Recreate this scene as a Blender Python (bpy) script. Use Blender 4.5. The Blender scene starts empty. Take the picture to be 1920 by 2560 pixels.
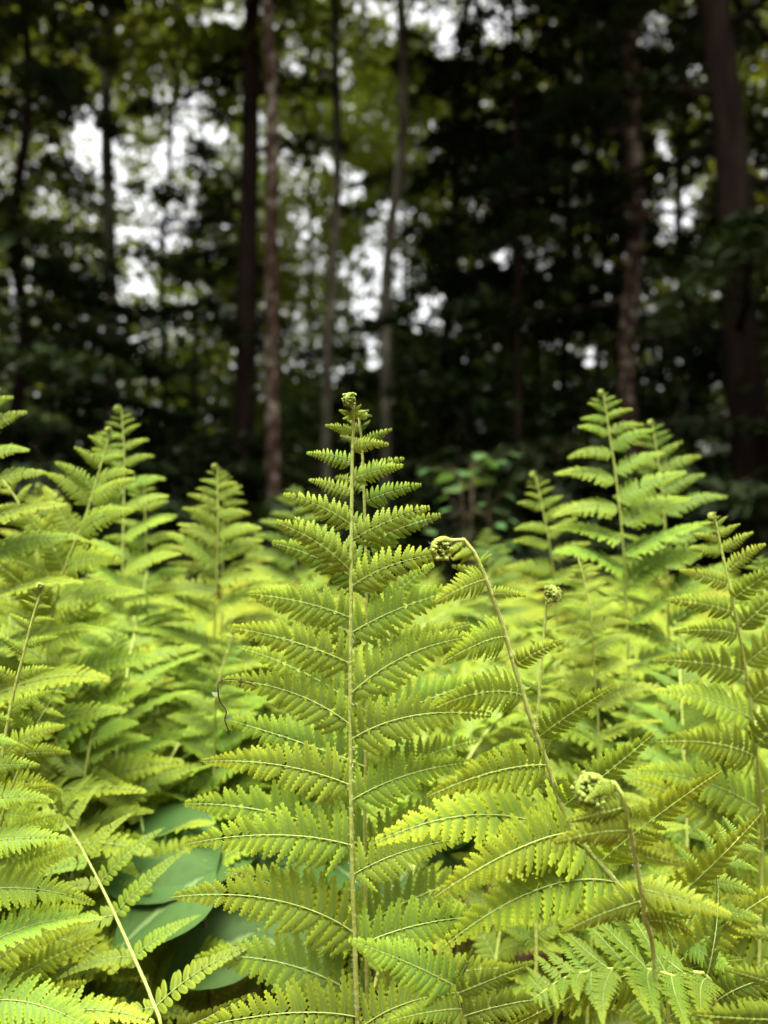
import bpy, math, random
import numpy as np
from mathutils import Vector, Matrix

random.seed(7); RNG = np.random.default_rng(7)
S = bpy.context.scene
COL = S.collection

# ------------------------------------------------------------------ camera
F = 1934.0                       # focal length in photo pixels (1920 x 2560)
PITCH = math.radians(3.0)
CAM_Z = 0.62
cd = bpy.data.cameras.new('camera')
cam = bpy.data.objects.new('camera', cd); COL.objects.link(cam)
cam.location = (0, 0, CAM_Z); cam.rotation_euler = (math.radians(90) + PITCH, 0, 0)
cd.sensor_fit = 'VERTICAL'; cd.sensor_height = 36.0; cd.lens = 36.0 * F / 2560.0
cd.clip_start = 0.02; cd.clip_end = 500
cd.dof.use_dof = True; cd.dof.focus_distance = 0.45; cd.dof.aperture_fstop = 5.0
S.camera = cam
S.cycles.max_bounces = 4; S.cycles.diffuse_bounces = 2; S.cycles.glossy_bounces = 1; S.cycles.transmission_bounces = 3
S.render.resolution_x = 768; S.render.resolution_y = 1024
CP, SP = math.cos(PITCH), math.sin(PITCH)

def at(px, py, d):
    """photo pixel + distance along the view axis -> world point"""
    x = (px - 960) / F * d; u = (1280 - py) / F * d
    return Vector((x, d * CP - u * SP, CAM_Z + d * SP + u * CP))
def proj(p):
    y = p[1]; z = p[2] - CAM_Z
    d = y * CP + z * SP; u = -y * SP + z * CP
    return 960 + p[0] / d * F, 1280 - u / d * F, d

# ------------------------------------------------------------------ world, sun, exposure
SUN_EL, SUN_AZ = math.radians(72), math.radians(196)      # high, a little behind the camera
w = bpy.data.worlds.new('World'); S.world = w; w.use_nodes = True
nt = w.node_tree; bg = nt.nodes['Background']
sky = nt.nodes.new('ShaderNodeTexSky'); sky.sky_type = 'NISHITA'; sky.sun_disc = False
sky.sun_elevation = SUN_EL; sky.sun_rotation = SUN_AZ; sky.dust_density = 7.0; sky.air_density = 1.0
hs = nt.nodes.new('ShaderNodeHueSaturation'); hs.inputs['Saturation'].default_value = 0.05   # overcast: grey-white
nt.links.new(sky.outputs[0], hs.inputs['Color']); nt.links.new(hs.outputs[0], bg.inputs[0])
bg.inputs[1].default_value = 0.15
sl = bpy.data.lights.new('sun', 'SUN'); sl.energy = 1.05; sl.angle = math.radians(24); sl.color = (1.0, 0.96, 0.86)
so = bpy.data.objects.new('sun', sl); COL.objects.link(so)
sd = Vector((math.sin(SUN_AZ) * math.cos(SUN_EL), math.cos(SUN_AZ) * math.cos(SUN_EL), math.sin(SUN_EL)))
so.rotation_euler = sd.to_track_quat('Z', 'Y').to_euler(); so.location = (0, 0, 30)
vs = S.view_settings; vs.view_transform = 'Standard'; vs.look = 'None'; vs.gamma = 1.0
vs.use_curve_mapping = False; vs.exposure = 2.15

# ------------------------------------------------------------------ materials
def new_mat(name):
    m = bpy.data.materials.new(name); m.use_nodes = True
    t = m.node_tree; t.nodes.clear()
    return m, t, t.nodes.new, t.links.new
def ramp(N, cols):
    r = N('ShaderNodeValToRGB'); e = r.color_ramp.elements
    while len(e) < len(cols): e.new(0.5)
    for el, (p, c) in zip(e, cols): el.position = p; el.color = (*c, 1)
    return r
def leaf_mat(name, cols, attr=None, trans=0.4, tcol=None, rough=0.5, spec=0.3, var=0.25, noise=40, hue=0.03):
    """cols: colours from midrib (0) to margin (1)"""
    m, t, N, L = new_mat(name)
    out = N('ShaderNodeOutputMaterial'); p = N('ShaderNodeBsdfPrincipled'); tr = N('ShaderNodeBsdfTranslucent')
    mix = N('ShaderNodeMixShader'); mix.inputs[0].default_value = trans
    rp = ramp(N, cols)
    tc = N('ShaderNodeTexCoord'); nz = N('ShaderNodeTexNoise'); nz.inputs['Scale'].default_value = noise
    nz.inputs['Detail'].default_value = 3; L(tc.outputs['Object'], nz.inputs['Vector'])
    ad = N('ShaderNodeMath'); ad.operation = 'MULTIPLY_ADD'; ad.inputs[1].default_value = 0.35
    L(nz.outputs[0], ad.inputs[0])
    if attr:
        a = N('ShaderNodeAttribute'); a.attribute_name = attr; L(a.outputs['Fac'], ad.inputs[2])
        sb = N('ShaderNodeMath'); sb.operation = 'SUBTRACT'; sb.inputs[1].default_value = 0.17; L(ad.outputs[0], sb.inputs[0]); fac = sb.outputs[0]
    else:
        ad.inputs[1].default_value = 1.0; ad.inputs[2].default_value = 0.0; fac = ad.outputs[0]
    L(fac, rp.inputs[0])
    oi = N('ShaderNodeObjectInfo'); h = N('ShaderNodeHueSaturation')
    mr = N('ShaderNodeMapRange'); mr.inputs[3].default_value = 1 - var; mr.inputs[4].default_value = 1 + var
    L(oi.outputs['Random'], mr.inputs[0]); L(mr.outputs[0], h.inputs['Value'])
    m2 = N('ShaderNodeMapRange'); m2.inputs[3].default_value = 0.5 - hue; m2.inputs[4].default_value = 0.5 + hue
    ml = N('ShaderNodeMath'); ml.operation = 'MULTIPLY'; ml.inputs[1].default_value = 7.31; fr = N('ShaderNodeMath'); fr.operation = 'FRACT'
    L(oi.outputs['Random'], ml.inputs[0]); L(ml.outputs[0], fr.inputs[0]); L(fr.outputs[0], m2.inputs[0]); L(m2.outputs[0], h.inputs['Hue'])
    oc = N('ShaderNodeMix'); oc.data_type = 'RGBA'; oc.blend_type = 'MULTIPLY'; oc.inputs[0].default_value = 1; L(rp.outputs[0], oc.inputs[6]); L(oi.outputs['Color'], oc.inputs[7])
    L(oc.outputs[2], h.inputs['Color'])
    L(h.outputs[0], p.inputs['Base Color']); p.inputs['Roughness'].default_value = rough; p.inputs['Specular IOR Level'].default_value = spec
    g = N('ShaderNodeMix'); g.data_type = 'RGBA'; g.blend_type = 'MULTIPLY'; g.inputs[0].default_value = 1
    g.inputs[7].default_value = (*(tcol or (1.15, 1.1, 0.45)), 1); L(h.outputs[0], g.inputs[6]); L(g.outputs[2], tr.inputs[0])
    L(p.outputs[0], mix.inputs[1]); L(tr.outputs[0], mix.inputs[2]); L(mix.outputs[0], out.inputs[0])
    return m
def solid_mat(name, cols, scale=20, rough=0.7, bump=0.0, stretch=(1, 1, 1), spec=0.2, detail=6):
    m, t, N, L = new_mat(name)
    out = N('ShaderNodeOutputMaterial'); p = N('ShaderNodeBsdfPrincipled')
    tc = N('ShaderNodeTexCoord'); mp = N('ShaderNodeMapping'); mp.inputs['Scale'].default_value = stretch
    nz = N('ShaderNodeTexNoise'); nz.inputs['Scale'].default_value = scale; nz.inputs['Detail'].default_value = detail
    rp = ramp(N, cols)
    L(tc.outputs['Object'], mp.inputs[0]); L(mp.outputs[0], nz.inputs['Vector']); L(nz.outputs[0], rp.inputs[0])
    L(rp.outputs[0], p.inputs['Base Color']); p.inputs['Roughness'].default_value = rough; p.inputs['Specular IOR Level'].default_value = spec
    if bump:
        b = N('ShaderNodeBump'); b.inputs['Strength'].default_value = bump; b.inputs['Distance'].default_value = 0.01
        L(nz.outputs[0], b.inputs['Height']); L(b.outputs[0], p.inputs['Normal'])
    L(p.outputs[0], out.inputs[0])
    return m

M = {}
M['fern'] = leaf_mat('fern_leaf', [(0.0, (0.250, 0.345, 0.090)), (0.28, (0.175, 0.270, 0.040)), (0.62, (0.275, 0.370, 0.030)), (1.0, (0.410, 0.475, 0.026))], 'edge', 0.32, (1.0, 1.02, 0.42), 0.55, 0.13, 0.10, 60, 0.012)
M['fern_far'] = leaf_mat('fern_leaf_far', [(0.0, (0.190, 0.270, 0.042)), (0.5, (0.275, 0.355, 0.034)), (1.0, (0.375, 0.430, 0.030))], 'edge', 0.32, (1.0, 1.02, 0.42), 0.55, 0.12, 0.10, 20, 0.015)
M['fern_yellow'] = leaf_mat('fern_leaf_yellowing', [(0.0, (0.30, 0.36, 0.08)), (0.5, (0.36, 0.40, 0.05)), (1.0, (0.44, 0.44, 0.04))], 'edge', 0.38, (1.1, 1.0, 0.5), 0.45, 0.3, 0.15, 40, 0.02)
M['rachis'] = solid_mat('fern_stem', [(0.3, (0.33, 0.40, 0.075)), (0.7, (0.44, 0.50, 0.12))], 300, 0.5, 0.2, spec=0.3)
M['rachis_dark'] = solid_mat('fern_stem_low', [(0.3, (0.13, 0.16, 0.035)), (0.7, (0.22, 0.26, 0.06))], 300, 0.5, 0.2, spec=0.3)
M['midrib'] = solid_mat('fern_midrib', [(0.3, (0.28, 0.37, 0.09)), (0.7, (0.34, 0.42, 0.11))], 200, 0.5, spec=0.3)
M['crozier'] = leaf_mat('fern_crozier', [(0.25, (0.22, 0.30, 0.06)), (0.75, (0.38, 0.44, 0.07))], None, 0.15, None, 0.6, 0.2, 0.1, 500, 0.01)
M['broad'] = leaf_mat('broad_leaf', [(0.0, (0.17, 0.24, 0.08)), (0.36, (0.046, 0.095, 0.022)), (1.0, (0.058, 0.112, 0.024))], 'edge', 0.22, (1.0, 1.1, 0.4), 0.6, 0.10, 0.15, 25, 0.01)
M['shrub'] = leaf_mat('shrub_leaf', [(0.2, (0.07, 0.14, 0.045)), (0.8, (0.10, 0.19, 0.055))], None, 0.3, (1, 1.1, .5), 0.4, 0.4, 0.2, 20, 0.02)
M['maple'] = leaf_mat('maple_foliage', [(0.3, (0.075, 0.115, 0.012)), (0.7, (0.13, 0.16, 0.016))], None, 0.55, (1.5, 1.4, 0.6), 0.5, 0.2, 0.2, 1.2, 0.02)
M['far_leaf'] = leaf_mat('far_foliage', [(0.3, (0.085, 0.120, 0.016)), (0.7, (0.14, 0.17, 0.024))], None, 0.55, (1.5, 1.4, 0.6), 0.5, 0.2, 0.2, 0.5, 0.02)
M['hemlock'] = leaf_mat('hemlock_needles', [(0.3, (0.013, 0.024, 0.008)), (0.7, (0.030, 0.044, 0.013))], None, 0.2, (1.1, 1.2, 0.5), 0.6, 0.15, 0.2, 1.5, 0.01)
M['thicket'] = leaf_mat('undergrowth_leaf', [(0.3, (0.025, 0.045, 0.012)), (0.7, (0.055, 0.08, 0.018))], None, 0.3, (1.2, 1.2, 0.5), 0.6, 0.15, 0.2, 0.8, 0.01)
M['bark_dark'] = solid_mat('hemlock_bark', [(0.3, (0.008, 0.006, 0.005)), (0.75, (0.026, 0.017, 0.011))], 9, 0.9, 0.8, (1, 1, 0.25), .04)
M['bark_red'] = solid_mat('cherry_bark', [(0.30, (0.016, 0.010, 0.007)), (0.52, (0.050, 0.030, 0.019)), (0.66, (0.19, 0.16, 0.12))], 11, 0.9, 0.8, (1, 1, 0.7), .05)
M['bark_pale'] = solid_mat('birch_bark', [(0.30, (0.030, 0.026, 0.018)), (0.55, (0.075, 0.070, 0.044)), (0.7, (0.17, 0.16, 0.11))], 6, 0.9, 0.6, (1, 1, 0.4), .05)
M['litter'] = solid_mat('leaf_litter', [(0.3, (0.035, 0.017, 0.009)), (0.5, (0.10, 0.045, 0.022)), (0.7, (0.20, 0.11, 0.06))], 25, 0.9, 1.0)
M['dead_leaf'] = leaf_mat('dead_leaf', [(0.25, (0.09, 0.035, 0.018)), (0.75, (0.25, 0.12, 0.06))], None, 0.1, (1, .8, .6), 0.6, 0.2, 0.2, 9, 0.01)
M['hair'] = solid_mat('fern_hair', [(0.3, (0.45, 0.47, 0.28)), (0.7, (0.55, 0.55, 0.35))], 10, 0.6)
M['twig'] = solid_mat('twig_bark', [(0.3, (0.05, 0.035, 0.02)), (0.7, (0.11, 0.075, 0.04))], 60, 0.8)

# ------------------------------------------------------------------ mesh helpers
def make_mesh(name, V, Fc, mats, attr=None, midx=None, smooth=True):
    me = bpy.data.meshes.new(name)
    me.from_pydata([tuple(v) for v in V], [], [tuple(f) for f in Fc])
    for m in mats: me.materials.append(M[m])
    if smooth: me.polygons.foreach_set('use_smooth', [True] * len(me.polygons))
    if midx is not None: me.polygons.foreach_set('material_index', list(midx))
    if attr is not None:
        a = me.attributes.new('edge', 'FLOAT', 'POINT'); a.data.foreach_set('value', np.asarray(attr, dtype=np.float32))
    me.update(); return me
def quad_mesh(name, Q, mats):
    """Q: (n,4,3) array of quads, fast"""
    n = len(Q); me = bpy.data.meshes.new(name)
    me.vertices.add(n * 4); me.vertices.foreach_set('co', np.asarray(Q, dtype=np.float32).ravel())
    me.loops.add(n * 4); me.loops.foreach_set('vertex_index', np.arange(n * 4, dtype=np.int32))
    me.polygons.add(n); me.polygons.foreach_set('loop_start', np.arange(0, n * 4, 4, dtype=np.int32))
    me.polygons.foreach_set('loop_total', np.full(n, 4, dtype=np.int32))
    for m in mats: me.materials.append(M[m])
    me.update(calc_edges=True); return me
def link(name, me, parent=None, mat=None):
    o = bpy.data.objects.new(name, me); COL.objects.link(o)
    if parent: o.parent = parent
    if mat is not None: o.matrix_basis = mat
    return o
def tag(o, label=None, cat=None, group=None, kind=None):
    if label: o['label'] = label
    if cat: o['category'] = cat
    if group: o['group'] = group
    if kind: o['kind'] = kind
    return o
def empty(name, loc):
    o = bpy.data.objects.new(name, None); COL.objects.link(o); o.location = loc; o.empty_display_size = 0.05; return o
def tube(pts, radii, sides=6, cap=True, off=0, bump=None):
    V, Fc = [], []
    n = len(pts); prev = None
    for i, p in enumerate(pts):
        p = Vector(p)
        tg = (Vector(pts[min(i + 1, n - 1)]) - Vector(pts[max(i - 1, 0)]))
        if tg.length < 1e-9: tg = Vector((0, 0, 1))
        tg.normalize()
        if prev is None:
            a = tg.orthogonal().normalized()
        else:
            a = (prev - tg * prev.dot(tg)); a = a.normalized() if a.length > 1e-6 else tg.orthogonal().normalized()
        prev = a; b = tg.cross(a)
        for k in range(sides):
            an = 2 * math.pi * k / sides; r = radii[i]
            if bump: r *= 1 + bump * random.uniform(-1, 1)
            V.append(p + (a * math.cos(an) + b * math.sin(an)) * r)
    for i in range(n - 1):
        for k in range(sides):
            k2 = (k + 1) % sides
            Fc.append((off + i * sides + k, off + i * sides + k2, off + (i + 1) * sides + k2, off + (i + 1) * sides + k))
    if cap: Fc.append(tuple(off + (n - 1) * sides + k for k in range(sides)))
    return V, Fc
def spline(pts, n):
    """Catmull-Rom through pts, n samples"""
    P = [Vector(p) for p in pts]; P = [P[0] * 2 - P[1]] + P + [P[-1] * 2 - P[-2]]
    out = []; m = len(P) - 3
    for i in range(n):
        t = i / (n - 1) * m; k = min(int(t), m - 1); f = t - k
        p0, p1, p2, p3 = P[k:k + 4]
        out.append(0.5 * ((2 * p1) + (p2 - p0) * f + (2 * p0 - 5 * p1 + 4 * p2 - p3) * f * f + (3 * p1 - p0 - 3 * p2 + p3) * f ** 3))
    L = [0]
    for i in range(1, n): L.append(L[-1] + (out[i] - out[i - 1]).length)
    res = []; j = 0                                                # even arc length
    for i in range(n):
        s = L[-1] * i / (n - 1)
        while j < n - 2 and L[j + 1] < s: j += 1
        f = (s - L[j]) / max(L[j + 1] - L[j], 1e-9); res.append(out[j].lerp(out[j + 1], min(max(f, 0), 1)))
    return res
def lerp_tab(x, tab):
    if x <= tab[0][0]: return tab[0][1]
    for (a, b), (c, d) in zip(tab, tab[1:]):
        if x <= c: return b + (d - b) * (x - a) / (c - a)
    return tab[-1][1]

# ------------------------------------------------------------------ fern pinna library (unit length, tip on +X, frond tip towards +Y, upper face +Z)
PROF = [(0, 0.84), (0.08, 1.0), (0.2, 0.97), (0.35, 0.86), (0.5, 0.69), (0.65, 0.50), (0.8, 0.30), (0.9, 0.17), (1, 0.04)]
def pinna(q, detail, seed, style='lacy'):
    rg = random.Random(seed)
    n = int(round(14 + 6 * q))
    if style == 'round': n = 19
    if detail == 0: n = int(n * 0.75)
    arc = (rg.uniform(0.10, 0.55) if style == 'lacy' else rg.uniform(.05, .2)) * (0.6 + 0.4 * q)
    droop = rg.uniform(0.35, 0.75)
    W = (0.225 - 0.01 * q + rg.uniform(-.015, .015)) * (0.62 if style == 'round' else 1)
    cl = 0.17 - 0.10 * q; ca = (5.5 * (1 - q) ** 1.3 + 0.5 * (1 - q)) * rg.uniform(0.85, 1.25); cdir = rg.choice((-1, -1, 1))
    if style == 'round': ca = 0
    NS = 60
    C, X, Z = [], [], []
    p = Vector((0, 0, 0))
    for i in range(NS + 1):
        s = i / NS
        phi = arc * (0.5 - s) * 1.6; th = 0.30 * droop - droop * s * 1.1
        if s > 1 - cl: th += cdir * ca * ((s - 1 + cl) / cl) ** 1.6
        x = Vector((math.cos(phi) * math.cos(th), math.sin(phi) * math.cos(th), math.sin(th)))
        y = Vector((-math.sin(phi), math.cos(phi), 0)); z = x.cross(y)
        step = (1 / NS) * (0.55 if (s > 1 - cl and ca > 1) else 1)
        C.append(p.copy()); X.append(x); Z.append(z.normalized()); p = p + x * step
    # normalise so the outermost point lies on +X at distance 1
    far = max(C, key=lambda c: c.length)
    ang = math.atan2(far.y, far.x); R = Matrix.Rotation(-ang, 3, 'Z'); e2 = math.atan2(far.z, math.hypot(far.x, far.y)); R = Matrix.Rotation(e2, 3, 'Y') @ R
    k = 1 / far.length
    C = [R @ c * k for c in C]; X = [R @ x for x in X]; Z = [R @ z for z in Z]
    # pinnule stations
    gaps = [0.30 + 0.70 * lerp_tab((i + .5) / n, PROF) for i in range(n)]; tot = sum(gaps); st = []; acc = 0.018
    for g in gaps: st.append((acc + 0.5 * g / tot * 0.97, g / tot * 0.97)); acc += g / tot * 0.97
    V, Fc, A, Mi = [], [], [], []
    nteeth = (0, 3, 6)[detail]
    fold = 0.36 + 0.15 * (1 - q)
    for s, gap in st:
        i = min(int(s * NS), NS); c, x, z = C[i], X[i], Z[i]; y = z.cross(x)
        for sd_ in (-1, 1):
            ln = W * lerp_tab(s, PROF) * rg.uniform(0.90, 1.08) * (1.06 if sd_ > 0 else 0.97)
            b = math.radians(rg.gauss(24 + 14 * s, 4)); 
            d = (y * sd_ * math.cos(b) + x * math.sin(b)); wv = (x * math.cos(b) - y * sd_ * math.sin(b))
            zz = (z + d * rg.gauss(0, 0.12) + wv * rg.gauss(0.10, 0.14)).normalized()
            dr = rg.uniform(0.10, 0.35) + 0.55 * (1 - q); hw = 0.5 * gap * (1.34 if q > 0.55 else 1.24) * rg.uniform(0.93, 1.06)
            if style == 'round': hw = 0.5 * gap * 0.92; dr *= 0.6
            base = c + d * 0.006
            def P(u, h):
                return base + d * (ln * u) + zz * (ln * (0.20 * u - dr * u * u) - fold * abs(h) * 0.9) + wv * h
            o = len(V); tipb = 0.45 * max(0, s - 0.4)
            if detail == 0:
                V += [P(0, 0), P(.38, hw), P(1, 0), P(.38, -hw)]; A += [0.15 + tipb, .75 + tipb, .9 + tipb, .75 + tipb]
                f = (o, o + 1, o + 2, o + 3); Fc.append(f if sd_ < 0 else f[::-1]); Mi.append(0); continue
            if style == 'round':
                us = [0, .18, .45, .72, .9, 1.0]; hs_ = [.62, .95, 1.0, .86, .55, 0]
                for u in us: V.append(P(u, 0)); A.append(0.1 + .4 * u)
                m = len(us)
                for sg in (1, -1):
                    for u, h in zip(us, hs_): V.append(P(u, sg * hw * h)); A.append(.75 + .2 * u)
                for gI, sg in enumerate((1, -1)):
                    for j in range(m - 1):
                        e0 = o + m * (1 + gI) + j
                        f = (o + j, e0, e0 + 1, o + j + 1) if j < m - 2 else (o + j, e0, o + m - 1)
                        Fc.append(f if sg * sd_ < 0 else f[::-1]); Mi.append(0)
                continue
            nte = nteeth if (ln > 0.06 or detail < 2) else 3
            env = lambda u: hw * (0.98 - 0.10 * u) * max(0.0, 1 - u ** 2.0) ** 0.75
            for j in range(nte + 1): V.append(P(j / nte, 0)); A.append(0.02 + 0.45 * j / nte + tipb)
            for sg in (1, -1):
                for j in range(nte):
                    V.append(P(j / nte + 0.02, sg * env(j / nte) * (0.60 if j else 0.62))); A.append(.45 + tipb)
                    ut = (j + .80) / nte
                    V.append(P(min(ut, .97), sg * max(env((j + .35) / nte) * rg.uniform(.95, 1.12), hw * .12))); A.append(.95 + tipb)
            for gI, sg in enumerate((1, -1)):
                e = o + (nte + 1) + gI * 2 * nte
                for j in range(nte):
                    f1 = (o + j, e + 2 * j, e + 2 * j + 1)
                    f2 = (o + j, e + 2 * j + 1, e + 2 * j + 2, o + j + 1) if j < nte - 1 else (o + j, e + 2 * j + 1, o + nte)
                    for f in (f1, f2): Fc.append(f if sg * sd_ < 0 else f[::-1]); Mi.append(0)
    # midrib
    cs = [C[i] + Z[i] * 0.002 for i in range(0, NS + 1, 3 if detail else 8)]; m = len(cs)
    rv, rf = tube(cs, [0.0052 * (1 - 0.8 * i / (m - 1)) for i in range(m)], 5 if detail else 3)
    return V, Fc, A, Mi, rv, rf
def mirror(V, Fc): return [Vector((v.x, -v.y, v.z)) for v in V], [f[::-1] for f in Fc]

STAGES = [0.0, 0.2, 0.4, 0.6, 0.8, 1.0]
LIB = {}
def lib(q, detail, side, style='lacy', var=None, split=False, leaf='fern'):
    qi = min(range(len(STAGES)), key=lambda i: abs(STAGES[i] - q)); var = random.randrange(4) if var is None else var
    key = (qi, detail, side, style, var, split, leaf)
    if key not in LIB:
        V, Fc, A, Mi, rv, rf = pinna(STAGES[qi], detail, 1000 + qi * 17 + var * 131, style)
        if side < 0: V, Fc = mirror(V, Fc); rv, rf = mirror(rv, rf)
        nm = 'pinna_mesh'
        if split:
            LIB[key] = (make_mesh(nm, V, Fc, [leaf], A), make_mesh('midrib_mesh', rv, rf, ['midrib']))
        else:
            o = len(V); rf2 = [tuple(i + o for i in f) for f in rf]
            LIB[key] = (make_mesh(nm, list(V) + list(rv), list(Fc) + rf2, [leaf, 'midrib'], list(A) + [0.3] * len(rv), list(Mi) + [1] * len(rf2)), None)
    return LIB[key]
def raw(q, side, var):                                             # low-detail arrays for whole-frond meshes
    qi = min(range(len(STAGES)), key=lambda i: abs(STAGES[i] - q)); key = ('raw', qi, side, var)
    if key not in LIB:
        V, Fc, A, Mi, rv, rf = pinna(STAGES[qi], 0, 1000 + qi * 17 + var * 131)
        if side < 0: V, Fc = mirror(V, Fc)
        LIB[key] = (np.array([tuple(v) for v in V]), np.array(Fc), np.array(A))
    return LIB[key]

# ------------------------------------------------------------------ fern crozier (coiled tip)
def hairs(V, Fc, pts, radii, count, length, rg):
    for _ in range(count):
        i = rg.randrange(len(pts) - 1); p = Vector(pts[i]).lerp(Vector(pts[i + 1]), rg.random())
        d = Vector((rg.gauss(0, 1), rg.gauss(0, 1), rg.gauss(0, 1))).normalized(); s = d.orthogonal().normalized() * 0.00009
        o = len(V); L = length * rg.uniform(.5, 1.2); b = p + d * radii[i] * .8
        V += [b - s, b + s, b + d * L + Vector((0, 0, -L * .2))]; Fc.append((o, o + 1, o + 2))
def crozier_mesh(R, seed, turns=1.6):
    """a coil in the local XZ plane that starts at the origin going +Z and rolls over towards +X, with lumps of folded pinnae"""
    rg = random.Random(seed); V, Fc, Mi = [], [], []
    n = 34; pts, rad = [], []
    for i in range(n):
        t = i / (n - 1); a = math.pi - t * turns * 2 * math.pi; r = R * (1 - 0.80 * t)
        pts.append(Vector((R + r * math.cos(a) , rg.gauss(0, R * .03), r * math.sin(a)))); rad.append(R * (0.30 - 0.20 * t))
    v, f = tube(pts, rad, 7); V += v; Fc += f; Mi += [0] * len(f)
    for i in range(3, n):
        for sd_ in (-1, 1):
            for rep in range(2):
                t = i / (n - 1); c = pts[i] + Vector((0, sd_ * R * rg.uniform(.18, .62), 0)) + Vector((rg.gauss(0, .1), 0, rg.gauss(0, .1))) * R
                rr = R * rg.uniform(.13, .26) * (1 - .4 * t); o = len(V)
                ring = 5
                ax = Vector((rg.gauss(0, .5), sd_, rg.gauss(0, .5))).normalized(); u = ax.orthogonal().normalized(); w_ = ax.cross(u)
                V.append(c - ax * rr)
                for h, k in ((-.4, .9), (.5, .85)):
                    for j in range(ring):
                        an = 2 * math.pi * j / ring; V.append(c + ax * rr * h + (u * math.cos(an) + w_ * math.sin(an)) * rr * k * rg.uniform(.7, 1.2))
                V.append(c + ax * rr * 1.15)
                for j in range(ring):
                    j2 = (j + 1) % ring
                    Fc.append((o, o + 1 + j2, o + 1 + j)); Fc.append((o + 1 + j, o + 1 + j2, o + 1 + ring + j2, o + 1 + ring + j)); Fc.append((o + 1 + ring + j, o + 1 + ring + j2, o + 1 + 2 * ring))
                    Mi += [0, 0, 0]
    k = len(Fc); hairs(V, Fc, pts, [R * .5] * n, 160, R * .38, rg); Mi += [1] * (len(Fc) - k)
    return make_mesh('crozier_mesh', V, Fc, ['crozier', 'hair'], None, Mi)

# ------------------------------------------------------------------ fern frond
GAP = [(0, .010), (.02, .016), (.05, .034), (.10, .046), (.2, .062), (.4, .088), (.7, .112), (1, .13)]
def blade_len(x): return 0.29 * (max(x, 0.002) / 0.8) ** 0.65 if x < .8 else 0.29 * (1 - .5 * (x - .8))
def basis(X, Nn, side):
    X = X.normalized(); Zv = (Nn - X * Nn.dot(X)); Zv = Zv.normalized() if Zv.length > 1e-4 else X.orthogonal().normalized()
    Y = Zv.cross(X); return Matrix((X, Y, Zv)).transposed()
def pmat(a, X, Nn, L, side, base):
    R = basis(X, Nn, side).to_4x4(); return Matrix.Translation(a - base) @ R @ Matrix.Scale(L, 4)

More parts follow.
